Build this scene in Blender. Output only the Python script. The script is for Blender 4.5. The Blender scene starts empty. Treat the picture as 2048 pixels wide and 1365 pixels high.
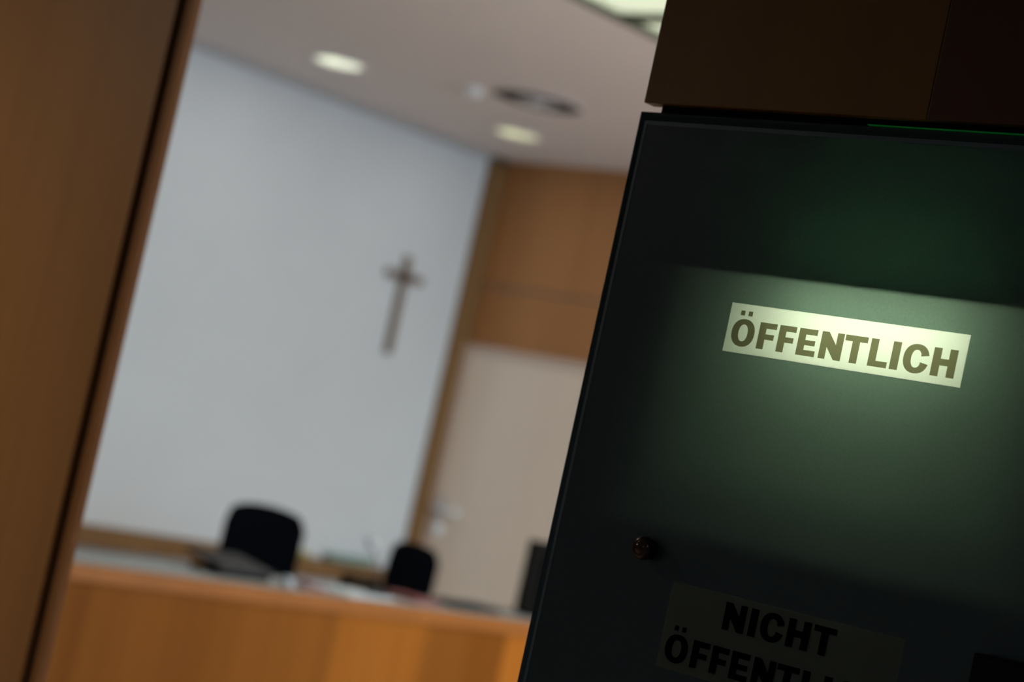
import bpy, bmesh, math, random
from mathutils import Vector, Matrix
from math import sin, cos, pi, radians
random.seed(7)
D = bpy.data; S = bpy.context.scene; C = S.collection

# ------------------------------------------------------------ camera
F = 4167.0
roll, pitch, az = radians(12.4), radians(3.2), radians(132.05)
fh = Vector((cos(az), sin(az), 0)); R_ = Vector((sin(az), -cos(az), 0)); U_ = Vector((0, 0, 1))
fwd = cos(pitch)*fh + sin(pitch)*U_; U2 = cos(pitch)*U_ - sin(pitch)*fh
cx = cos(roll)*R_ + sin(roll)*U2; cy = -sin(roll)*R_ + cos(roll)*U2
cd = D.cameras.new('camera'); cam = D.objects.new('camera', cd); C.objects.link(cam)
m = Matrix((cx, cy, -fwd)).transposed().to_4x4(); m.translation = Vector((0, 0, 1.5))
cam.matrix_world = m
cd.sensor_width = 36; cd.lens = 36*F/2048; cd.clip_start = 0.05
cd.dof.use_dof = True; cd.dof.focus_distance = 1.97; cd.dof.aperture_fstop = 4.0
S.camera = cam

# ------------------------------------------------------------ world, exposure
S.view_settings.view_transform = 'Standard'; S.view_settings.look = 'None'
S.view_settings.gamma = 1; S.view_settings.use_curve_mapping = False
S.view_settings.exposure = 0.0
w = D.worlds.new('sky'); S.world = w; w.use_nodes = True
wn = w.node_tree.nodes['Background']
wn.inputs[0].default_value = (0.60, 0.775, 1.0, 1); wn.inputs[1].default_value = 15.5

def area(name, loc, rot, sx, sy, power, col, portal=False):
    l = D.lights.new(name, 'AREA'); l.shape = 'RECTANGLE'; l.size = sx; l.size_y = sy
    l.energy = power; l.color = col
    if portal: l.cycles.is_portal = True
    o = D.objects.new(name, l); C.objects.link(o); o.location = loc; o.rotation_euler = rot
    return o
WINS = [(5.3, 7.1), (7.4, 9.2)]
for a, b in WINS:      # sky portals in the window openings
    area('window_portal', (0.62, (a+b)/2, 1.85), (0, radians(90), 0), 1.9, b-a, 1, (1, 1, 1), True)

# ------------------------------------------------------------ materials
def mat(name, col, rough=.5, spec=.5, metal=0, noise=0.0, nscale=8, bump=0, bscale=200, **kw):
    M = D.materials.new(name); M.use_nodes = True; nt = M.node_tree; b = nt.nodes['Principled BSDF']
    b.inputs['Roughness'].default_value = rough; b.inputs['Metallic'].default_value = metal
    b.inputs['Specular IOR Level'].default_value = spec
    tc = nt.nodes.new('ShaderNodeTexCoord')
    n = nt.nodes.new('ShaderNodeTexNoise'); n.inputs['Scale'].default_value = nscale; n.inputs['Detail'].default_value = 4
    nt.links.new(tc.outputs['Object'], n.inputs['Vector'])
    r = nt.nodes.new('ShaderNodeValToRGB'); nt.links.new(n.outputs['Fac'], r.inputs['Fac'])
    r.color_ramp.elements[0].position = .3; r.color_ramp.elements[1].position = .7
    r.color_ramp.elements[0].color = tuple(c*(1-noise) for c in col)+(1,)
    r.color_ramp.elements[1].color = tuple(min(1, c*(1+noise)) for c in col)+(1,)
    nt.links.new(r.outputs['Color'], b.inputs['Base Color'])
    if bump:
        n2 = nt.nodes.new('ShaderNodeTexNoise'); n2.inputs['Scale'].default_value = bscale
        nt.links.new(tc.outputs['Object'], n2.inputs['Vector'])
        bp = nt.nodes.new('ShaderNodeBump'); bp.inputs['Strength'].default_value = bump; bp.inputs['Distance'].default_value = .002
        nt.links.new(n2.outputs['Fac'], bp.inputs['Height']); nt.links.new(bp.outputs['Normal'], b.inputs['Normal'])
    return M

def wood(name, dark, light, rough=.38, spec=.4, streak=9.0, plank=None, contrast=1.0):
    """veneer with vertical grain; plank = veneer leaf width in m"""
    M = D.materials.new(name); M.use_nodes = True; nt = M.node_tree; b = nt.nodes['Principled BSDF']
    b.inputs['Roughness'].default_value = rough; b.inputs['Specular IOR Level'].default_value = spec
    L = nt.links; N = nt.nodes.new
    tc = N('ShaderNodeTexCoord'); mp = N('ShaderNodeMapping'); L.new(tc.outputs['Object'], mp.inputs['Vector'])
    mp.inputs['Scale'].default_value = (1, 1, .04)
    n1 = N('ShaderNodeTexNoise'); n1.inputs['Scale'].default_value = streak; n1.inputs['Detail'].default_value = 3
    n2 = N('ShaderNodeTexNoise'); n2.inputs['Scale'].default_value = streak*12; n2.inputs['Detail'].default_value = 5
    L.new(mp.outputs[0], n1.inputs['Vector']); L.new(mp.outputs[0], n2.inputs['Vector'])
    mx = N('ShaderNodeMix'); mx.data_type = 'FLOAT'; mx.inputs[0].default_value = .35
    L.new(n1.outputs['Fac'], mx.inputs[2]); L.new(n2.outputs['Fac'], mx.inputs[3])
    r = N('ShaderNodeValToRGB'); L.new(mx.outputs[0], r.inputs['Fac'])
    r.color_ramp.elements[0].position = .5-.2/contrast; r.color_ramp.elements[1].position = .5+.2/contrast
    r.color_ramp.elements[0].color = tuple(dark)+(1,); r.color_ramp.elements[1].color = tuple(light)+(1,)
    out = r.outputs['Color']
    if plank:
        sp = N('ShaderNodeSeparateXYZ'); L.new(tc.outputs['Object'], sp.inputs[0])
        ad = N('ShaderNodeMath'); ad.operation = 'ADD'; L.new(sp.outputs[0], ad.inputs[0]); L.new(sp.outputs[1], ad.inputs[1])
        dv = N('ShaderNodeMath'); dv.operation = 'DIVIDE'; dv.inputs[1].default_value = plank; L.new(ad.outputs[0], dv.inputs[0])
        fl = N('ShaderNodeMath'); fl.operation = 'FLOOR'; L.new(dv.outputs[0], fl.inputs[0])
        wh = N('ShaderNodeTexWhiteNoise'); wh.noise_dimensions = '1D'; L.new(fl.outputs[0], wh.inputs['W'])
        mr = N('ShaderNodeMapRange'); mr.inputs['To Min'].default_value = .60; mr.inputs['To Max'].default_value = 1.22
        L.new(wh.outputs['Value'], mr.inputs['Value'])
        vm = N('ShaderNodeVectorMath'); vm.operation = 'SCALE'; L.new(out, vm.inputs[0]); L.new(mr.outputs[0], vm.inputs['Scale'])
        out = vm.outputs[0]
    L.new(out, b.inputs['Base Color'])
    bp = N('ShaderNodeBump'); bp.inputs['Strength'].default_value = .05; bp.inputs['Distance'].default_value = .001
    L.new(n2.outputs['Fac'], bp.inputs['Height']); L.new(bp.outputs['Normal'], b.inputs['Normal'])
    return M

def emit(name, col, strength):
    M = mat(name, col, .5); b = M.node_tree.nodes['Principled BSDF']
    b.inputs['Emission Color'].default_value = tuple(col)+(1,); b.inputs['Emission Strength'].default_value = strength
    return M

def frosted(name, base, trans, rough=.3, spec=.5, grain=.2):
    """back-lit sheet: glossy coloured front plus light let through diffusely"""
    M = mat(name, base, rough, spec); nt = M.node_tree; b = nt.nodes['Principled BSDF']
    out = nt.nodes['Material Output']; L = nt.links
    t = nt.nodes.new('ShaderNodeBsdfTranslucent')
    tc = nt.nodes.new('ShaderNodeTexCoord'); n = nt.nodes.new('ShaderNodeTexNoise'); n.inputs['Scale'].default_value = 420
    n.inputs['Detail'].default_value = 2; L.new(tc.outputs['Object'], n.inputs['Vector'])
    r = nt.nodes.new('ShaderNodeValToRGB'); L.new(n.outputs['Fac'], r.inputs['Fac'])
    r.color_ramp.elements[0].position = .3; r.color_ramp.elements[1].position = .7
    r.color_ramp.elements[0].color = tuple(c*(1-grain) for c in trans)+(1,)
    r.color_ramp.elements[1].color = tuple(c*(1+grain) for c in trans)+(1,)
    L.new(r.outputs['Color'], t.inputs['Color'])
    a = nt.nodes.new('ShaderNodeAddShader'); L.new(b.outputs[0], a.inputs[0]); L.new(t.outputs[0], a.inputs[1])
    L.new(a.outputs[0], out.inputs['Surface'])
    return M

def film(name, tint):
    M = D.materials.new(name); M.use_nodes = True; nt = M.node_tree
    nt.nodes.remove(nt.nodes['Principled BSDF'])
    tc = nt.nodes.new('ShaderNodeTexCoord'); n = nt.nodes.new('ShaderNodeTexNoise'); n.inputs['Scale'].default_value = 600
    nt.links.new(tc.outputs['Object'], n.inputs['Vector'])
    r = nt.nodes.new('ShaderNodeValToRGB'); nt.links.new(n.outputs['Fac'], r.inputs['Fac'])
    r.color_ramp.elements[0].color = tuple(c*.93 for c in tint)+(1,); r.color_ramp.elements[1].color = tuple(c*1.07 for c in tint)+(1,)
    t = nt.nodes.new('ShaderNodeBsdfTransparent'); nt.links.new(r.outputs[0], t.inputs[0])
    nt.links.new(t.outputs[0], nt.nodes['Material Output'].inputs['Surface'])
    return M

def pane_mat():
    M = D.materials.new('window_glass'); M.use_nodes = True; nt = M.node_tree
    nt.nodes.remove(nt.nodes['Principled BSDF'])
    t = nt.nodes.new('ShaderNodeBsdfTransparent'); t.inputs[0].default_value = (.93, .97, .95, 1)
    g = nt.nodes.new('ShaderNodeBsdfGlossy'); g.inputs['Roughness'].default_value = .02
    f = nt.nodes.new('ShaderNodeFresnel'); mx = nt.nodes.new('ShaderNodeMixShader')
    nt.links.new(f.outputs[0], mx.inputs[0]); nt.links.new(t.outputs[0], mx.inputs[1]); nt.links.new(g.outputs[0], mx.inputs[2])
    nt.links.new(mx.outputs[0], nt.nodes['Material Output'].inputs['Surface'])
    return M

M_plaster = mat('white_plaster', (.60, .63, .655), .9, .2, noise=.015, nscale=3, bump=.1)
M_ceiling = mat('ceiling_plaster', (.74, .69, .67), .95, .2, noise=.01, nscale=3)
M_corr = mat('corridor_plaster', (.24, .32, .38), .9, .2, noise=.02)
M_floor = mat('parquet_floor', (.36, .30, .255), .95, .1, noise=.2, nscale=90)
M_wood_wall = wood('back_wall_veneer', (.33, .145, .050), (.44, .205, .076), .5, .25, 3.0)
M_wood_trim = wood('corner_veneer', (.16, .085, .033), (.22, .12, .048), .5, .25, 4)
M_pale = wood('pale_sheen_veneer', (.76, .63, .52), (.84, .715, .60), .45, .3, 3.0)  # door tone made paler to carry the window sheen
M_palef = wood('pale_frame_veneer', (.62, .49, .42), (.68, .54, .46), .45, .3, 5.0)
M_leaf = wood('door_leaf_veneer', (.25, .108, .032), (.33, .15, .046), .45, .3, 7.0)
M_edge = wood('door_edge_veneer', (.19, .080, .024), (.25, .105, .034), .5, .12, 9.0)
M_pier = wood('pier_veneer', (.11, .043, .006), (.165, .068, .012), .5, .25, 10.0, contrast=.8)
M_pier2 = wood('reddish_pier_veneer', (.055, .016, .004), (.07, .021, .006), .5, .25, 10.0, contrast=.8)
M_bench = wood('bench_veneer', (.135, .040, .0035), (.235, .083, .011), .55, .06, 2.2, plank=.47)
M_benchtop = wood('bench_lip_veneer', (.165, .056, .009), (.20, .071, .013), .5, .2, 5)
M_lino = mat('grey_linoleum', (.22, .23, .235), .55, .3, noise=.05, nscale=60)
M_black = mat('black_fabric', (.0016, .002, .003), 1.0, .0, noise=.2, nscale=300, bump=.3)
M_blackp = mat('black_plastic', (.003, .003, .003), .7, .05, noise=.1)
M_gask = mat('black_gasket', (.006, .003, .002), .8, .1)
M_core = mat('black_core', (.004, .004, .004), .9, .1)
M_steel = mat('brushed_steel', (.62, .62, .63), .5, .5, .5, noise=.05, nscale=100)
M_dull = mat('dull_grey_metal', (.30, .32, .36), .9, .1)
M_handle_glint = mat('handle_glint', (.86, .90, .97), .4, .6)  # bluish white put into the colour for highlights on the handle
M_chrome = mat('polished_steel', (.82, .84, .88), .25, .5, 1, noise=.02)
M_grey = mat('dark_grey_plastic', (.032, .031, .033), .7, .15, noise=.06, nscale=40)
M_paper = mat('white_paper', (.42, .46, .50), .8, .2, noise=.02)
M_red = mat('red_card', (.16, .05, .05), .7, .2, noise=.05)
M_cross = wood('cross_wood', (.16, .12, .085), (.22, .165, .12), .6, .2, 20)
M_corpus = mat('bronze_corpus', (.07, .022, .014), .5, .4, .3, noise=.2)
M_whitep = mat('white_enamel', (.78, .79, .80), .4, .4, noise=.02)
M_slot = mat('dark_duct', (.055, .042, .034), .9, .1)
M_lampglass = emit('downlight_glow', (.88, .92, .72), 1.0)
M_lampglass2 = emit('dim_downlight_glow', (.84, .86, .56), .60)
M_reflector = mat('downlight_reflector', (.8, .82, .75), .25, .5, .8, noise=.02)
M_panel = emit('luminous_ceiling', (.80, .90, .68), .58)
M_frame = mat('dark_frame', (.07, .075, .05), .6, .2, noise=.1)
M_housing = mat('grey_housing', (.15, .18, .15), .7, .2, noise=.03)
M_tube = emit('fluorescent_tube', (.95, 1.0, .92), 46.0)
M_glass = frosted('dark_frosted_glass', (.0055, .0105, .014), (.031, .046, .030), .32, .5, .13)
M_acrylic = frosted('acrylic_shelf', (.3, .36, .31), (.26, .37, .31), .4, .3, .05)
M_rim = mat('polished_glass_rim', (.006, .012, .014), .12, .5, noise=.1)
M_edgeline = mat('edge_glint_paint', (.045, .06, .068), .45, .4, noise=.1)  # pale tone for the light line at the glass bevel
M_label = frosted('label_film', (.045, .05, .042), (.545, .56, .48), .5, .2, .02)
M_label2 = frosted('unlit_label_film', (.020, .023, .019), (.545, .56, .48), .5, .2, .02)
M_ink = film('olive_ink', (.140, .130, .078))
M_ink2 = film('black_ink', (.10, .12, .11))
M_knob = mat('brown_metal', (.045, .022, .015), .22, .5, .8, noise=.1)
M_greenedge = frosted('green_edge_glow', (.004, .02, .012), (.10, .95, .35), .2, .5, .05)
M_pane = pane_mat()

# ------------------------------------------------------------ helpers
def bm_box(bm, x0, x1, y0, y1, z0, z1, bev=0):
    r = bmesh.ops.create_cube(bm, size=1, matrix=Matrix.Translation(((x0+x1)/2, (y0+y1)/2, (z0+z1)/2)) @ Matrix.Diagonal((x1-x0, y1-y0, z1-z0, 1)))
    if bev:
        es = list({e for v in r['verts'] for e in v.link_edges})
        bmesh.ops.bevel(bm, geom=es, offset=bev, segments=2, affect='EDGES', profile=.7)

def bm_lathe(bm, prof, mtx=Matrix(), n=40, close=False):
    """prof = [(r, z)...] around local z"""
    rings = []
    for r, z in prof:
        if r < 1e-6: rings.append([bm.verts.new(mtx @ Vector((0, 0, z)))])
        else: rings.append([bm.verts.new(mtx @ Vector((r*cos(2*pi*i/n), r*sin(2*pi*i/n), z))) for i in range(n)])
    for a, b in zip(rings, rings[1:]):
        for i in range(n):
            j = (i+1) % n
            if len(a) == 1 and len(b) > 1: bm.faces.new((a[0], b[i], b[j]))
            elif len(b) == 1 and len(a) > 1: bm.faces.new((a[i], a[j], b[0]))
            elif len(a) > 1: bm.faces.new((a[i], a[j], b[j], b[i]))
    bmesh.ops.recalc_face_normals(bm, faces=bm.faces)

def bm_tube(bm, pts, r, n=12):
    pts = [Vector(p) for p in pts]; rings = []
    rr = r if isinstance(r, (list, tuple)) else [r]*len(pts)
    for k, p in enumerate(pts):
        d = (pts[min(k+1, len(pts)-1)] - pts[max(k-1, 0)]).normalized()
        q = d.to_track_quat('Z', 'Y')
        rings.append([bm.verts.new(p + q @ Vector((rr[k]*cos(2*pi*i/n), rr[k]*sin(2*pi*i/n), 0))) for i in range(n)])
    for a, b in zip(rings, rings[1:]):
        for i in range(n): bm.faces.new((a[i], a[(i+1) % n], b[(i+1) % n], b[i]))
    bm.faces.new(rings[0][::-1]); bm.faces.new(rings[-1])

def obj(name, bm, material, parent=None, loc=(0, 0, 0), rotz=0, smooth=False):
    me = D.meshes.new(name); bm.normal_update(); bm.to_mesh(me); bm.free(); me.materials.append(material)
    if smooth:
        for p in me.polygons: p.use_smooth = True
    o = D.objects.new(name, me); C.objects.link(o)
    o.location = loc; o.rotation_euler = (0, 0, rotz)
    if parent: o.parent = parent
    return o
def box(name, b, material, parent=None, bev=0):
    bm = bmesh.new()
    bs = b if isinstance(b, list) else [b]
    for q in bs: bm_box(bm, *q, bev=bev)
    return obj(name, bm, material, parent)
def thing(name, label, cat, loc=(0, 0, 0), rotz=0, group=None):
    o = D.objects.new(name, None); C.objects.link(o); o.empty_display_size = .1
    o.location = loc; o.rotation_euler = (0, 0, rotz); tag(o, label, cat, group); return o
def tag(o, label, cat, group=None):
    o['label'] = label; o['category'] = cat
    if group: o['group'] = group
    return o
def struct(o, label=None, cat=None):
    o['kind'] = 'structure'
    if label: o['label'] = label
    if cat: o['category'] = cat
    return o

# ------------------------------------------------------------ the shell
XW, YB, ZC = -8.93, 9.48, 3.33
XR = 0.6                       # window wall
CORR_Y = -1.7; CORR_Z = 2.72; CX0, CX1 = -8.93, 3.2
struct(box('floor', (XW-.2, CX1+.2, CORR_Y-.2, YB+.2, -.12, 0), M_floor), 'light wooden floor of the courtroom and corridor', 'floor')
struct(box('wall_left', (XW-.2, XW, CORR_Y-.2, YB+.2, 0, ZC+.3), M_plaster), 'white plastered wall behind the judges bench carrying the cross', 'wall')
# window wall with its openings
segs = [(2.36, WINS[0][0])] + [(WINS[i][1], WINS[i+1][0]) for i in range(len(WINS)-1)] + [(WINS[-1][1], YB+.2)]
bl = [(XR, XR+.2, a, b, .9, 2.8) for a, b in segs] + [(XR, XR+.2, 2.36, YB+.2, 0, .9), (XR, XR+.2, 2.36, YB+.2, 2.8, ZC+.3)]
struct(box('wall_right', bl, M_plaster), 'white window wall on the public side of the courtroom', 'wall')
for i, (a, b) in enumerate(WINS):
    wd = struct(box('window_%d' % (i+1), [(XR+.06, XR+.12, a, a+.06, .9, 2.8), (XR+.06, XR+.12, b-.06, b, .9, 2.8), (XR+.06, XR+.12, a+.06, b-.06, .9, .96),
        (XR+.06, XR+.12, a+.06, b-.06, 2.74, 2.8), (XR+.06, XR+.12, (a+b)/2-.03, (a+b)/2+.03, .96, 2.74)], M_whitep), 'tall white framed window in the public side wall', 'window')
    box('pane', (XR+.088, XR+.092, a+.06, b-.06, .96, 2.74), M_pane, wd)
# back wall: veneer cladding in three bands over the plain wall, door opening below
struct(box('wall_back', (XW-.2, XR+.2, YB+.03, YB+.2, 0, ZC+.3), M_plaster), 'end wall of the courtroom behind the veneer cladding', 'wall')
struct(box('wall_cladding', [(-8.93, XR, YB, YB+.03, 2.535, ZC), (-8.93, XR, YB, YB+.03, 2.15, 2.522), (-7.76, XR, YB, YB+.03, 0, 2.15)], M_wood_wall), 'brown veneer cladding above and beside the pale door', 'wall cladding')
struct(box('trim_1', (XW, XW+.03, 9.325, YB-.001, .70, ZC), M_wood_trim, bev=.003), 'dark brown vertical wood trim in the room corner', 'trim')
struct(box('trim_shadow_gap', (XW, XW+.03, 2.4, YB-.001, ZC-.035, ZC-.001), mat('shadow_gap_grey', (.42, .42, .42), .8, .2)), 'thin grey strip painted as the shadow gap between white wall and ceiling', 'trim')  # grey tone stands in for shade in the gap under the ceiling
# wooden ledge along the left wall
struct(box('trim_2', (XW, XW+.15, 2.4, YB-.001, .585, .69), M_wood_trim, bev=.004), 'brown wooden ledge running low along the white wall', 'trim')
# courtroom ceiling with the opening of the luminous ceiling
LX0, LX1, LY0, LY1 = -5.49, -2.6, 3.3, 7.8
struct(box('ceiling', [(XW-.2, LX0, 2.1, YB+.2, ZC, ZC+.3), (LX1, XR+.2, 2.1, YB+.2, ZC, ZC+.3), (LX0, LX1, 2.1, LY0, ZC, ZC+.3), (LX0, LX1, LY1, YB+.2, ZC, ZC+.3),
    (LX0, LX1, LY0, LY1, ZC+.12, ZC+.3)], M_ceiling), 'plain matt grey white courtroom ceiling', 'ceiling')
struct(box('trim_3', [(LX0, LX0+.02, LY0, LY1, ZC-.004, ZC+.12), (LX1-.03, LX1, LY0, LY1, ZC-.004, ZC+.12), (LX0+.02, LX1-.03, LY0, LY0+.03, ZC-.004, ZC+.12), (LX0+.02, LX1-.03, LY1-.03, LY1, ZC-.004, ZC+.12)], M_frame), 'dark metal rim around the luminous ceiling', 'trim')
# luminous panels between cross bars
bars = [LY0+.03, 4.80, 6.30, LY1-.03]
for i in range(3):
    y0, y1 = bars[i], bars[i+1]
    if i < 2: y1 -= .02
    if i > 0: y0 += .02
    t = tag(box('light_panel', (LX0+.02, LX1-.03, y0, y1, ZC+.028, ZC+.04), M_panel),
        ['glowing greenish ceiling light panel nearest the entrance', 'large glowing greenish ceiling light panel in front of the crossbar', 'glowing ceiling light panel beyond the crossbar, a sliver seen beside the dark wood'][i], 'ceiling light', 'luminous ceiling panels')
for y in (4.80, 6.30):
    struct(box('trim_4' if y > 5 else 'trim_5', (LX0+.02, LX1-.03, y-.02, y+.02, ZC-.002, ZC+.10), M_frame), 'dark crossbar between two ceiling light panels', 'trim')

# corridor
struct(box('wall_corridor', (CX0, CX1+.2, CORR_Y-.2, CORR_Y, 0, ZC), M_corr), 'corridor wall opposite the courtroom entrance', 'wall')
struct(box('wall_corridor_end', (CX1, CX1+.2, CORR_Y, 2.36, 0, ZC), M_corr), 'end wall of the corridor', 'wall')
struct(box('ceiling_corridor', (CX0, CX1, CORR_Y, 2.1, CORR_Z, CORR_Z+.12), M_corr), 'low corridor ceiling', 'ceiling')
# wall between corridor and courtroom: lintel, left part, pier core
struct(box('wall_entrance', [(-2.675, -1.372, 2.07, 2.36, 2.42, ZC+.3), (CX0, -3.62, 2.06, 2.36, 0, ZC+.3), (-3.62, -2.675, 2.06, 2.36, 2.42, ZC+.3),
    (-1.372, XR+.4, 2.06, 2.36, 0, ZC+.3), (XR+.4, CX1, 2.06, 2.36, 0, ZC+.3), (-1.372, CX1, 1.82, 2.06, 0, CORR_Z),
    (-1.372, CX1, 1.68, 1.82, 1.905, CORR_Z), (-.80, CX1, 1.68, 1.82, 0, 1.905), (-1.372, -.80, 1.68, 1.82, 0, .98), (-1.372, -.80, 1.672, 1.82, 1.881, 1.905), (-1.386, -1.3725, 1.6705, 1.81, .99, 1.884)], M_core), 'dark core of the wall pier around the courtroom entrance', 'wall')  # last bar added to block courtroom daylight behind the glass edge

# closed door leaf on the left of the entrance
d1 = struct(box('door_1', (-3.60, -2.708, 2.04, 2.064, .01, 2.41), M_leaf, bev=.003), 'closed brown veneered door leaf left of the opening', 'door')
box('gasket', (-2.708, -2.690, 2.052, 2.064, .01, 2.41), M_gask, d1)
box('edge_strip', (-2.690, -2.674, 2.045, 2.064, .01, 2.41), M_edge, d1, bev=.002)

# veneer panels of the pier
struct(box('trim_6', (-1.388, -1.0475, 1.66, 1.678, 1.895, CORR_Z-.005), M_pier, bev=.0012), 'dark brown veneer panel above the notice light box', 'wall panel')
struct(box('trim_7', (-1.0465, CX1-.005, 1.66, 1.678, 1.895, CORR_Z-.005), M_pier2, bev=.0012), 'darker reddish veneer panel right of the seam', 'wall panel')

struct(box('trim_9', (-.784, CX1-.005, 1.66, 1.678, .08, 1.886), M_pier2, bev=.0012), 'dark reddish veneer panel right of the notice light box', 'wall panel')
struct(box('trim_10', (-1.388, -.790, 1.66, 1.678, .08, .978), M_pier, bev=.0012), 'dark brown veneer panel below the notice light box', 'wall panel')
struct(box('trim_11', (CX0+.005, -3.606, 2.045, 2.068, .02, CORR_Z-.005), M_leaf, bev=.0012), 'brown veneer wall panel left of the door leaf', 'wall panel')
struct(box('trim_12', (-3.60, -1.380, 2.045, 2.068, 2.422, CORR_Z-.005), M_leaf, bev=.0012), 'brown veneer panel above the entrance opening', 'wall panel')
# ------------------------------------------------------------ notice light box
GX0, GX1, GZ0, GZ1, GY = -1.391, -.789, 1.0, 1.886, 1.66
nb = thing('notice_light_box', 'dark glass light box with a lit ÖFFENTLICH label on the entrance pier', 'sign', (-1.09, 1.82, 1.0))
def child(o, p):
    o.parent = p; o.matrix_parent_inverse = Matrix.Translation(-Vector(p.location)); return o
L1 = (-1.2215, -.954, 1.650, 1.699)      # lit label
L2 = (-1.2205, -.957, 1.334, 1.4185)     # unlit label
RIM = .011
# glass front: a grid with the two label windows left open
xs = [GX0+RIM, L1[0], L2[0], L2[1], L1[1], GX1-RIM]; zs = [GZ0+RIM, L2[2], L2[3], L1[2], L1[3], GZ1-RIM]
bm = bmesh.new(); vv = {}
def gv(i, k):
    if (i, k) not in vv: vv[(i, k)] = bm.verts.new((xs[i], GY, zs[k]))
    return vv[(i, k)]
for i in range(5):
    for k in range(5):
        cxm, czm = (xs[i]+xs[i+1])/2, (zs[k]+zs[k+1])/2
        if any(L[0] < cxm < L[1] and L[2] < czm < L[3] for L in (L1, L2)): continue
        bm.faces.new((gv(i, k), gv(i+1, k), gv(i+1, k+1), gv(i, k+1)))
child(obj('glass_panel', bm, M_glass), nb)
# bevelled polished rim (solid frame of glass)
bm = bmesh.new()
def ring(ins, y): return [bm.verts.new(p) for p in ((GX0+ins, y, GZ0+ins), (GX1-ins, y, GZ0+ins), (GX1-ins, y, GZ1-ins), (GX0+ins, y, GZ1-ins))]
rs = [ring(RIM, GY), ring(.004, GY+.0004), ring(.0012, GY+.0014), ring(0, GY+.003), ring(0, GY+.007), ring(RIM, GY+.007)]
for a, b in zip(rs, rs[1:]):
    for i in range(4): bm.faces.new((a[i], a[(i+1) % 4], b[(i+1) % 4], b[i]))
bmesh.ops.recalc_face_normals(bm, faces=bm.faces)
child(obj('glass_rim', bm, M_rim, smooth=False), nb)
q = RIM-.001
child(box('edge_glint', [(GX0+q, GX0+q+.0035, GY-.0003, GY+.0002, GZ0+q, GZ1-q), (GX0+q+.0035, GX1-q, GY-.0003, GY+.0002, GZ1-q-.0045, GZ1-q)], M_edgeline), nb)  # pale strips painted for the light line along the bevelled glass edge
# housing: back, sides, compartment shelves
HB = 1.80
child(box('housing', [(-1.368, -.804, HB, HB+.004, 1.0, 1.88), (-1.372, -1.368, 1.672, HB+.004, 1.0, 1.88), (-.804, -.8005, 1.672, HB+.004, 1.0, 1.88),
    (-1.368, -.804, 1.672, HB, 1.0, 1.004), (-1.368, -.804, 1.672, HB, 1.876, 1.88)], M_housing), nb)
child(box('upper_shelf', (-1.368, -.804, 1.674, HB, 1.7235, 1.7265), M_acrylic), nb)
for bx_ in (-1.262, -.888): child(box('side_baffle', (bx_, bx_+.003, 1.677, HB, 1.523, 1.727), M_housing), nb)
child(box('lower_shelf', (-1.368, -.804, 1.676, HB, 1.520, 1.523), M_housing), nb)
bm = bmesh.new(); bm_tube(bm, [(-1.16, 1.727, 1.704), (-.96, 1.727, 1.704)], .008)
child(obj('lamp_tube', bm, M_tube), nb)

# lettering (drawn stroke by stroke as flat print)
def quad(bm, pts, y):
    bm.faces.new([bm.verts.new((p[0], y, p[1])) for p in pts])
def letter(bm, ch, x0, x1, z0, z1, y):
    h = z1-z0; s = .0083; t = h*.215                       # stem and arm weight
    R = lambda a, b, c, d: quad(bm, [(a, c), (b, c), (b, d), (a, d)], y)
    if ch == 'I': R(x0, x1, z0, z1)
    elif ch == 'L': R(x0, x0+s, z0, z1); R(x0+s, x1, z0, z0+t)
    elif ch == 'T': xm = (x0+x1)/2; R(x0, x1, z1-t, z1); R(xm-s/2, xm+s/2, z0, z1-t)
    elif ch == 'H': R(x0, x0+s, z0, z1); R(x1-s, x1, z0, z1); R(x0+s, x1-s, z0+h*.39, z0+h*.63)
    elif ch == 'F': R(x0, x0+s, z0, z1); R(x0+s, x1, z1-t, z1); R(x0+s, x1-.0017, z0+h*.37, z0+h*.37+t*.95)
    elif ch == 'E': R(x0, x0+s, z0, z1); R(x0+s, x1-.0006, z1-t, z1); R(x0+s, x1-.0016, z0+h*.39, z0+h*.39+t*.9); R(x0+s, x1, z0, z0+t)
    elif ch == 'N':
        s2 = s*.93; R(x0, x0+s2, z0, z1); R(x1-s2, x1, z0, z1)
        quad(bm, [(x0+s2, z1), (x0+s2, z1-h*.56), (x1-s2, z0), (x1-s2, z0+h*.56)], y)
    elif ch in 'ÖC':
        xm, zm = (x0+x1)/2, (z0+z1)/2; a, b = (x1-x0)/2, h/2+.0006; ai, bi = a-s, b-h*.205
        n = 48; A0, A1 = (0, 2*pi) if ch == 'Ö' else (radians(25), radians(335))
        prev = None
        for k in range(n+1):
            th = A0+(A1-A0)*k/n
            f = lambda u: math.copysign(abs(u)**.9, u)
            cu, su = f(cos(th)), f(sin(th))
            o_, i_ = (xm+a*cu, zm+b*su), (xm+ai*cu, zm+bi*su)
            if ch == 'C' and k in (0, n):                   # terminals cut square
                o_ = (xm+a*.97, zm+math.copysign(b*.30, su)); i_ = (xm+ai*.86, zm+math.copysign(b*.14, su)*1.4)
            if prev: quad(bm, [prev[0], o_, i_, prev[1]], y)
            prev = (o_, i_)
        if ch == 'Ö':
            for dx in (-.0046, .0046): R(xm+dx-.0025, xm+dx+.0025, z1+.0040, z1+.0088)
SP = [('Ö', -1.2150, -1.1875), ('F', -1.1828, -1.1625), ('F', -1.1593, -1.1395), ('E', -1.1361, -1.1145), ('N', -1.1102, -1.0850),
      ('T', -1.0835, -1.0585), ('L', -1.0549, -1.0340), ('I', -1.0310, -1.0222), ('C', -1.0181, -.9908), ('H', -.9875, -.9625)]
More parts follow.
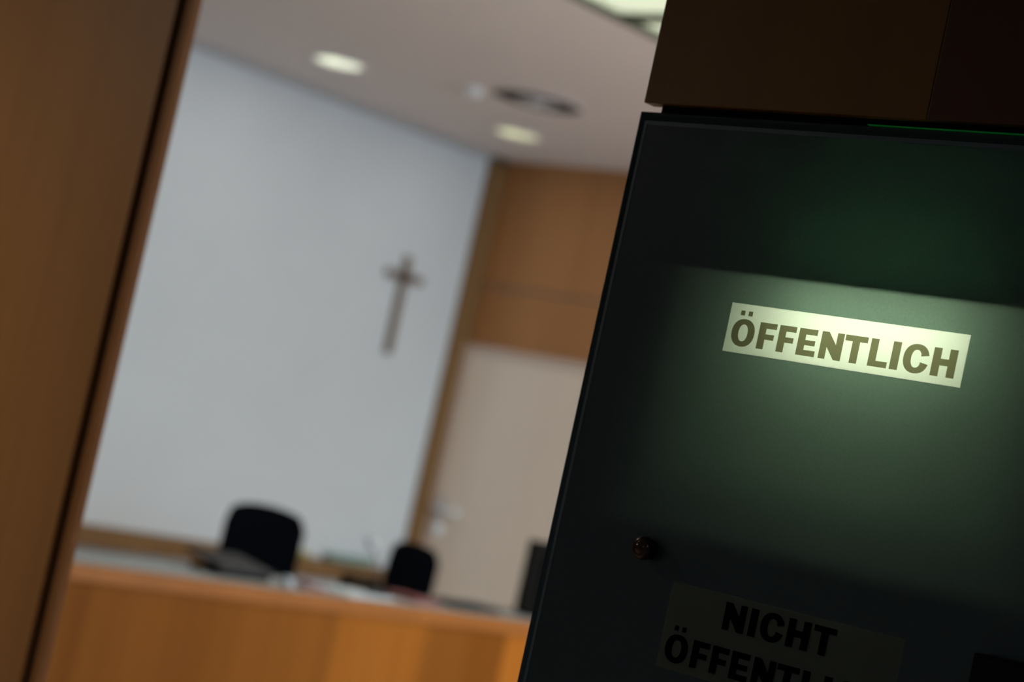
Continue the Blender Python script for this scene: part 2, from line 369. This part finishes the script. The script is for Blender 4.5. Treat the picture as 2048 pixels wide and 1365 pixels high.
def label(L, rows, ml, ink, text):
    lb = child(box('label_film', (L[0], L[1], GY-.0002, GY+.0004, L[2], L[3]), ml), nb); lb['label'] = text
    bm = bmesh.new()
    for row, z0, z1 in rows:
        for ch, a, b in row: letter(bm, ch, a, b, z0, z1, GY-.0006)
    bmesh.ops.remove_doubles(bm, verts=bm.verts, dist=1e-6)
    le = obj('lettering', bm, ink); le.parent = lb; le.matrix_parent_inverse = Matrix.Identity(4)
label(L1, [(SP, 1.6572, 1.6835)], M_label, M_ink, 'glowing cream label reading ÖFFENTLICH')
NI = [('N', -1.1535, -1.1283), ('I', -1.1235, -1.1147), ('C', -1.1107, -1.0834), ('H', -1.0800, -1.0550), ('T', -1.0515, -1.0265)]
label(L2, [(NI, 1.3855, 1.4120), ([(c, a+.0012, b+.0012) for c, a, b in SP], 1.3420, 1.3685)], M_label2, M_ink2, 'unlit label reading NICHT ÖFFENTLICH')
# cover button
mt = Matrix.Translation((-1.258, GY, 1.443)) @ Matrix.Rotation(radians(90), 4, 'X')
bm = bmesh.new(); bm_lathe(bm, [(.0, .0), (.0105, 0), (.0105, .005), (.0118, .007), (.0120, .010), (.0112, .0135), (.0095, .0160), (.0074, .0172), (.0066, .0166), (.0058, .0172), (.0040, .0190), (.002, .0198), (0, .0200)], mt)
child(obj('cover_button', bm, M_knob, smooth=True), nb)
# green strip standing in for box light along the glass top edge
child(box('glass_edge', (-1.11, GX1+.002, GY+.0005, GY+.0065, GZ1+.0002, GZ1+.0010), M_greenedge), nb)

cr = thing('card_reader', 'flat black card reader mounted at the right on the dark glass', 'card reader', (-.838, 1.66, 1.36))
child(box('housing', (-.877, -.795, 1.640, 1.6595, 1.29, 1.424), M_blackp, bev=.002), cr)
child(box('cover', (-.874, -.798, 1.6385, 1.6405, 1.293, 1.421), M_core, bev=.0008), cr)

# ------------------------------------------------------------ corridor lamps (their own light in the builder)
def corridor_lamp(x, y, power, lab, col=(1, .93, .82), spot=160):
    t = thing('corridor_downlight', lab, 'ceiling light', (x, y, CORR_Z), 0, 'corridor ceiling lamps')
    bm = bmesh.new(); bm_lathe(bm, [(.12, -.001), (.12, -.012), (.10, -.014), (.095, -.004), (.0, -.004)])
    obj('ring', bm, M_whitep, t)
    l = D.lights.new('corridor_lamp_light', 'AREA'); l.shape = 'DISK'; l.size = .19; l.energy = power; l.color = col; l.spread = radians(spot)
    o = D.objects.new('corridor_lamp_light', l); C.objects.link(o); o.parent = t; o.location = (0, 0, -.02)
corridor_lamp(-3.9, .55, 30, 'round corridor lamp in front of the closed door leaf')
corridor_lamp(.9, -.4, 11, 'added unseen corridor lamp near the corridor end', (.85, .93, 1))  # cool lamp out of view, added for a bluish cast on the glass

# ------------------------------------------------------------ pale door in the back wall
d2 = struct(thing('door_2', 'veneered door in the end wall, coloured pale with window sheen', 'door', (-8.3, YB, 0)))
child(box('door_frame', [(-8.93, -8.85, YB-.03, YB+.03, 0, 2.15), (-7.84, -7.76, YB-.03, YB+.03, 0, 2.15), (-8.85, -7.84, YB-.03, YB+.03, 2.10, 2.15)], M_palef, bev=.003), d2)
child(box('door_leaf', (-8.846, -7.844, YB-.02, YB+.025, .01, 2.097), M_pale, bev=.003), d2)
hd = child(box('door_handle', (-8.835, -8.785, YB-.030, YB-.02, 1.04, 1.19), M_steel, bev=.004), d2); hd['label'] = 'steel lever handle with plate'
bm = bmesh.new(); bm_tube(bm, [(-8.81, YB-.03, 1.115), (-8.81, YB-.075, 1.115), (-8.79, YB-.085, 1.113), (-8.64, YB-.085, 1.107), (-8.625, YB-.085, 1.106), (-8.61, YB-.085, 1.105), (-8.60, YB-.085, 1.105)], [.012, .012, .012, .013, .022, .020, .006], 16)
o = obj('lever', bm, M_handle_glint, smooth=True); o.parent = hd
bm = bmesh.new(); bm_lathe(bm, [(0, .018), (.030, .017), (.038, .012), (.042, 0), (0, 0)], Matrix.Translation((-8.81, YB-.02, .985)) @ Matrix.Rotation(radians(90), 4, 'X'))
child(obj('lock_cylinder', bm, M_handle_glint, smooth=True), d2)

# ------------------------------------------------------------ cross on the wall
cr_ = thing('wall_cross', 'small brown wooden cross hanging on the white wall', 'cross', (XW, 8.812, 2.26))
child(box('upright', (XW+.003, XW+.028, 8.812-.027, 8.812+.027, 1.965, 2.565), M_cross, bev=.003), cr_)
child(box('crossbar', (XW+.004, XW+.029, 8.812-.155, 8.812+.155, 2.415, 2.462), M_cross, bev=.003), cr_)
bm = bmesh.new()
bm_lathe(bm, [(0, .02), (.02, .018), (.034, .008), (.036, 0), (0, 0)], Matrix.Translation((XW+.028, 8.812, 2.438)) @ Matrix.Rotation(radians(90), 4, 'Y'))
child(obj('centre_boss', bm, M_corpus, smooth=True), cr_)

# ------------------------------------------------------------ courtroom ceiling fittings
def downlight(x, y, m, lab, power):
    t = thing('ceiling_downlight', lab, 'ceiling light', (x, y, ZC), 0, 'round downlights over the bench')
    bm = bmesh.new(); bm_lathe(bm, [(.142, 0), (.142, -.006), (.130, -.008), (.126, -.003)]); obj('ring', bm, M_whitep, t, smooth=True)
    bm = bmesh.new(); bm_lathe(bm, [(.126, -.003), (.0, -.003)]); obj('diffuser', bm, m, t)
    bm = bmesh.new(); bm_lathe(bm, [(.03, -.004), (.026, -.018), (0, -.022)], Matrix.Translation((.0, -.055, 0))); obj('lamp', bm, m, t, smooth=True)
    l = D.lights.new('downlight_light', 'AREA'); l.shape = 'DISK'; l.size = .2; l.energy = power; l.color = (1, .975, .90)
    o = D.objects.new('downlight_light', l); C.objects.link(o); o.parent = t; o.location = (0, 0, -.03)
downlight(-8.10, 7.20, M_lampglass, 'bright round ceiling downlight farther from the corner', 3)
downlight(-8.10, 8.645, M_lampglass2, 'yellowish round ceiling downlight nearest the room corner', 2)
for k, y in enumerate((4.0, 5.6, 7.2)):  # extra lamps out of view, added to brighten the end wall and ceiling
    downlight(-2.0, y, M_lampglass, 'added unseen ceiling downlight over the public seats, ' + ['nearest the entrance', 'middle of its row', 'nearest the end wall'][k], (30, 60, 285)[k])

vt = thing('air_diffuser', 'round ceiling air diffuser with dark slots near the downlights', 'air vent', (-7.22, 7.80, ZC))
bm = bmesh.new(); bm_lathe(bm, [(.25, 0), (.25, -.005), (.24, -.007), (.232, -.003)]); obj('outer_ring', bm, M_ceiling, vt, smooth=True)
bm = bmesh.new(); bm_lathe(bm, [(.232, -.003), (0, -.003)]); obj('duct_opening', bm, M_slot, vt)
bm = bmesh.new(); bm_lathe(bm, [(.10, -.004), (.11, -.012), (.098, -.015), (.09, -.006)]); obj('inner_ring', bm, M_ceiling, vt, smooth=True)
bm = bmesh.new(); bm_lathe(bm, [(.035, -.004), (.04, -.012), (.0, -.016)]); obj('centre_cap', bm, M_whitep, vt, smooth=True)
# smoke detector beside the vent
sd = thing('smoke_detector', 'small white round smoke detector left of the air diffuser', 'smoke detector', (-7.50, 7.61, ZC))
bm = bmesh.new(); bm_lathe(bm, [(.055, 0), (.055, -.012), (.045, -.03), (.03, -.042), (0, -.045)]); obj('housing', bm, M_whitep, sd, smooth=True)

# ------------------------------------------------------------ judges bench
BX, BZ = -5.39, .88
jb = thing('judges_bench', 'long orange brown veneered judges bench below the cross', 'bench', (BX, 5.2, 0))
child(box('front_panel', (BX-.035, BX-.012, 2.9, 7.7, .02, BZ-.055), M_bench), jb)
child(box('top_lip', (BX-.03, BX, 2.88, 7.72, BZ-.055, BZ), M_benchtop, bev=.003), jb)
child(box('desktop', (BX-.42, BX-.03, 2.88, 7.72, BZ-.03, BZ-.001), M_lino), jb)
child(box('side_panel', (BX-.42, BX-.035, 2.9, 2.93, 0, BZ-.03), M_bench), jb)
child(box('side_panel', (BX-.42, BX-.035, 7.67, 7.70, 0, BZ-.03), M_bench), jb)
child(box('plinth', (BX-.10, BX-.04, 2.93, 7.67, 0, .1), M_blackp), jb)

# ------------------------------------------------------------ office chairs
def chair(loc, rotz, lab, W=.46, top=1.09, m=M_black):
    t = thing('office_chair', lab, 'chair', loc, rotz, 'chairs behind the judges bench')
    # curved, padded backrest facing local +x
    bm = bmesh.new(); ny, nz = 16, 14; z0 = .56
    def pt(u, v, side):
        y = (u-.5)*W; e = abs(2*u-1)
        zt = top - .035*(e**2.2) - (.05*max(0, (e-.80)/.20)**2.2 if v > .5 else 0)
        zb = z0 + .03*(e**3)
        z = zb+(zt-zb)*v
        wv = .86+.14*min(1, v*1.8); yy = y*wv
        x = -.03 - .05*(1-e**2) + .04*abs(v-.35) + side*(.022*(1-e**4)*(1-abs(2*v-1)**6)+.004)
        x += -.10*v*.3
        return Vector((x, yy, z))
    g = {}
    for s in (1, -1):
        for i in range(ny+1):
            for k in range(nz+1): g[(s, i, k)] = bm.verts.new(pt(i/ny, k/nz, s))
    for s in (1, -1):
        for i in range(ny):
            for k in range(nz):
                f = [g[(s, i, k)], g[(s, i+1, k)], g[(s, i+1, k+1)], g[(s, i, k+1)]]
                bm.faces.new(f if s > 0 else f[::-1])
    for i in range(ny):
        for k in (0, nz): bm.faces.new((g[(1, i, k)], g[(1, i+1, k)], g[(-1, i+1, k)], g[(-1, i, k)]))
    for k in range(nz):
        for i in (0, ny): bm.faces.new((g[(1, i, k)], g[(1, i, k+1)], g[(-1, i, k+1)], g[(-1, i, k)]))
    bmesh.ops.recalc_face_normals(bm, faces=bm.faces)
    obj('backrest', bm, m, t, smooth=True)
    bm = bmesh.new(); bm_box(bm, .02, .48, -.24, .24, .43, .51, bev=.035); obj('seat', bm, m, t, smooth=True)
    bm = bmesh.new(); bm_tube(bm, [(.12, 0, .42), (-.06, 0, .42), (-.13, 0, .48), (-.125, 0, .72)], .022); obj('back_bracket', bm, M_blackp, t, smooth=True)
    bm = bmesh.new(); bm_tube(bm, [(.24, 0, .10), (.24, 0, .43)], .025); obj('gas_column', bm, M_blackp, t, smooth=True)
    for k in range(5):
        a = 2*pi*k/5+.3; e = Vector((.24+.29*cos(a), .29*sin(a), .075))
        bm = bmesh.new(); bm_tube(bm, [(.24, 0, .11), e], [.025, .015]); lg = obj('leg', bm, M_blackp, t, smooth=True)
        bm = bmesh.new(); bm_tube(bm, [e+Vector((-.022*sin(a), .022*cos(a), -.047)), e+Vector((.022*sin(a), -.022*cos(a), -.047))], .028)
        obj('castor', bm, M_blackp, lg, smooth=True)
    for s in (-1, 1):
        bm = bmesh.new(); bm_tube(bm, [(.2, s*.25, .45), (.17, s*.29, .52), (.17, s*.29, .66), (.10, s*.28, .68), (.34, s*.28, .68)], .016)
        obj('armrest', bm, M_blackp, t, smooth=True)
    return t
chair((-6.46, 5.945, 0), 0, 'black office chair in the middle behind the bench, the larger looking one', .45, 1.095)
chair((-6.46, 6.885, 0), radians(14), 'black office chair turned slightly, in front of the brown corner trim', .45, 1.04)

# ------------------------------------------------------------ things on the bench
def on(o, lab, cat, group=None): return tag(o, lab, cat, group)
# laptop-like console
lp = thing('laptop', 'closed dark grey laptop propped on the bench before the larger chair', 'laptop', (-5.66, 5.06, BZ))
bm = bmesh.new(); bm_box(bm, -.12, .09, -.125, .125, .0195, .0375, bev=.004)
bmesh.ops.rotate(bm, verts=bm.verts, cent=(0.1, 0, .02), matrix=Matrix.Rotation(radians(8), 3, 'Y')); obj('lid', bm, M_grey, lp)
bm = bmesh.new(); bm_box(bm, -.09, .09, -.115, .115, 0, .02, bev=.003); obj('base', bm, M_blackp, lp)
# steel ashtray-like round paper weight / metal cup
cup = thing('metal_cup', 'small shiny metal cup at the right end of the laptop', 'cup', (-5.50, 5.20, BZ))
bm = bmesh.new(); bm_lathe(bm, [(0, 0), (.018, 0), (.022, .004), (.024, .036), (.022, .036), (.02, .006), (0, .006)]); obj('body', bm, M_dull, cup, smooth=True)
# papers
def sheet(x, y, a, w_, l_, h, m, lab, cat, grp, name):
    bm = bmesh.new(); bm_box(bm, -w_/2, w_/2, -l_/2, l_/2, 0, h)
    return tag(obj(name, bm, m, None, (x, y, BZ), a), lab, cat, grp)
sheet(-5.60, 5.62, .15, .21, .30, .006, M_paper, 'stack of white paper on the bench right of the larger chair', 'paper', None, 'paper_stack')
sheet(-5.60, 5.385, -.1, .15, .10, .010, M_red, 'small reddish booklet between the laptop and the white papers', 'booklet', None, 'booklet')
sheet(-5.66, 6.0, .1, .21, .16, .014, M_red, 'dull red folder below the turned chair', 'folder', None, 'folder')
ph = thing('telephone', 'flat black telephone on the bench behind the white papers', 'telephone', (-5.72, 5.66, BZ))
bm = bmesh.new(); bm_box(bm, -.05, .05, -.09, .09, 0.0065, .03, bev=.006); obj('body', bm, M_blackp, ph)
bm = bmesh.new(); bm_tube(bm, [(-.02, -.09, .045), (-.02, -.06, .05), (-.02, .06, .05), (-.02, .09, .045)], [.018, .012, .012, .018]); obj('handset', bm, M_blackp, ph, smooth=True)
ph.location = (-5.745, 5.83, BZ-.0065)
# gooseneck microphone
mc = thing('gooseneck_microphone', 'thin grey gooseneck microphone standing against the white wall', 'microphone', (-5.68, 5.80, BZ))
mc.location = (-5.60, 5.765, BZ)
bm = bmesh.new(); bm_lathe(bm, [(0, 0), (.045, 0), (.045, .01), (.03, .022), (0, .024)]); obj('base', bm, M_grey, mc, smooth=True)
bm = bmesh.new(); bm_tube(bm, [(0, 0, .02), (0, -.010, .06), (0, -.035, .12), (0, -.073, .175)], .0035); obj('neck', bm, M_grey, mc, smooth=True)
bm = bmesh.new(); bm_tube(bm, [(0, -.071, .172), (0, -.079, .182), (0, -.101, .210), (0, -.107, .218)], [.008, .017, .018, .010]); obj('head', bm, M_dull, mc, smooth=True)
# keyboard
kb = thing('keyboard', 'low black keyboard lying left of the black monitor', 'keyboard', (-5.62, 6.30, BZ))
bm = bmesh.new(); bm_box(bm, -.07, .07, -.14, .14, 0, .016, bev=.003); obj('body', bm, M_blackp, kb)
bm = bmesh.new()
for r in range(5):
    for c in range(14): bm_box(bm, -.058+r*.024, -.038+r*.024, -.13+c*.0188, -.115+c*.0188, .016, .022)
ks = obj('key_block', bm, M_grey, kb); kb.rotation_euler = (0, 0, .05)
# monitor seen from behind
mo = thing('computer_monitor', 'black computer monitor at the right end of the bench beside the dark glass', 'monitor', (-5.58, 6.78, BZ))
bm = bmesh.new(); bm_box(bm, -.02, .012, -.205, .235, .02, .318, bev=.005); obj('screen_housing', bm, M_blackp, mo)
bm = bmesh.new(); bm_box(bm, .012, .03, -.12, .15, .06, .26, bev=.008); obj('rear_cover', bm, M_blackp, mo)
bm = bmesh.new(); bm_box(bm, -.09, .09, -.10, .13, 0, .012, bev=.004); obj('base', bm, M_blackp, mo)
bm = bmesh.new(); bm_box(bm, .0305, .045, -.02, .05, .01, .16, bev=.003); obj('stand', bm, M_blackp, mo)
# flat things on the ledge by the wall
tag(box('folder', (XW+.015, XW+.085, 8.28, 8.50, .695, .715), mat('yellow_card', (.42, .38, .12), .7, .2), bev=.002), 'yellowish folder lying on the wall ledge right of the larger chair', 'folder')
tag(box('storage_box', (XW+.02, XW+.09, 8.66, 9.02, .695, .735), mat('grey_green_card', (.20, .30, .26), .7, .2), bev=.002), 'grey green flat box on the wall ledge behind the microphone', 'box')
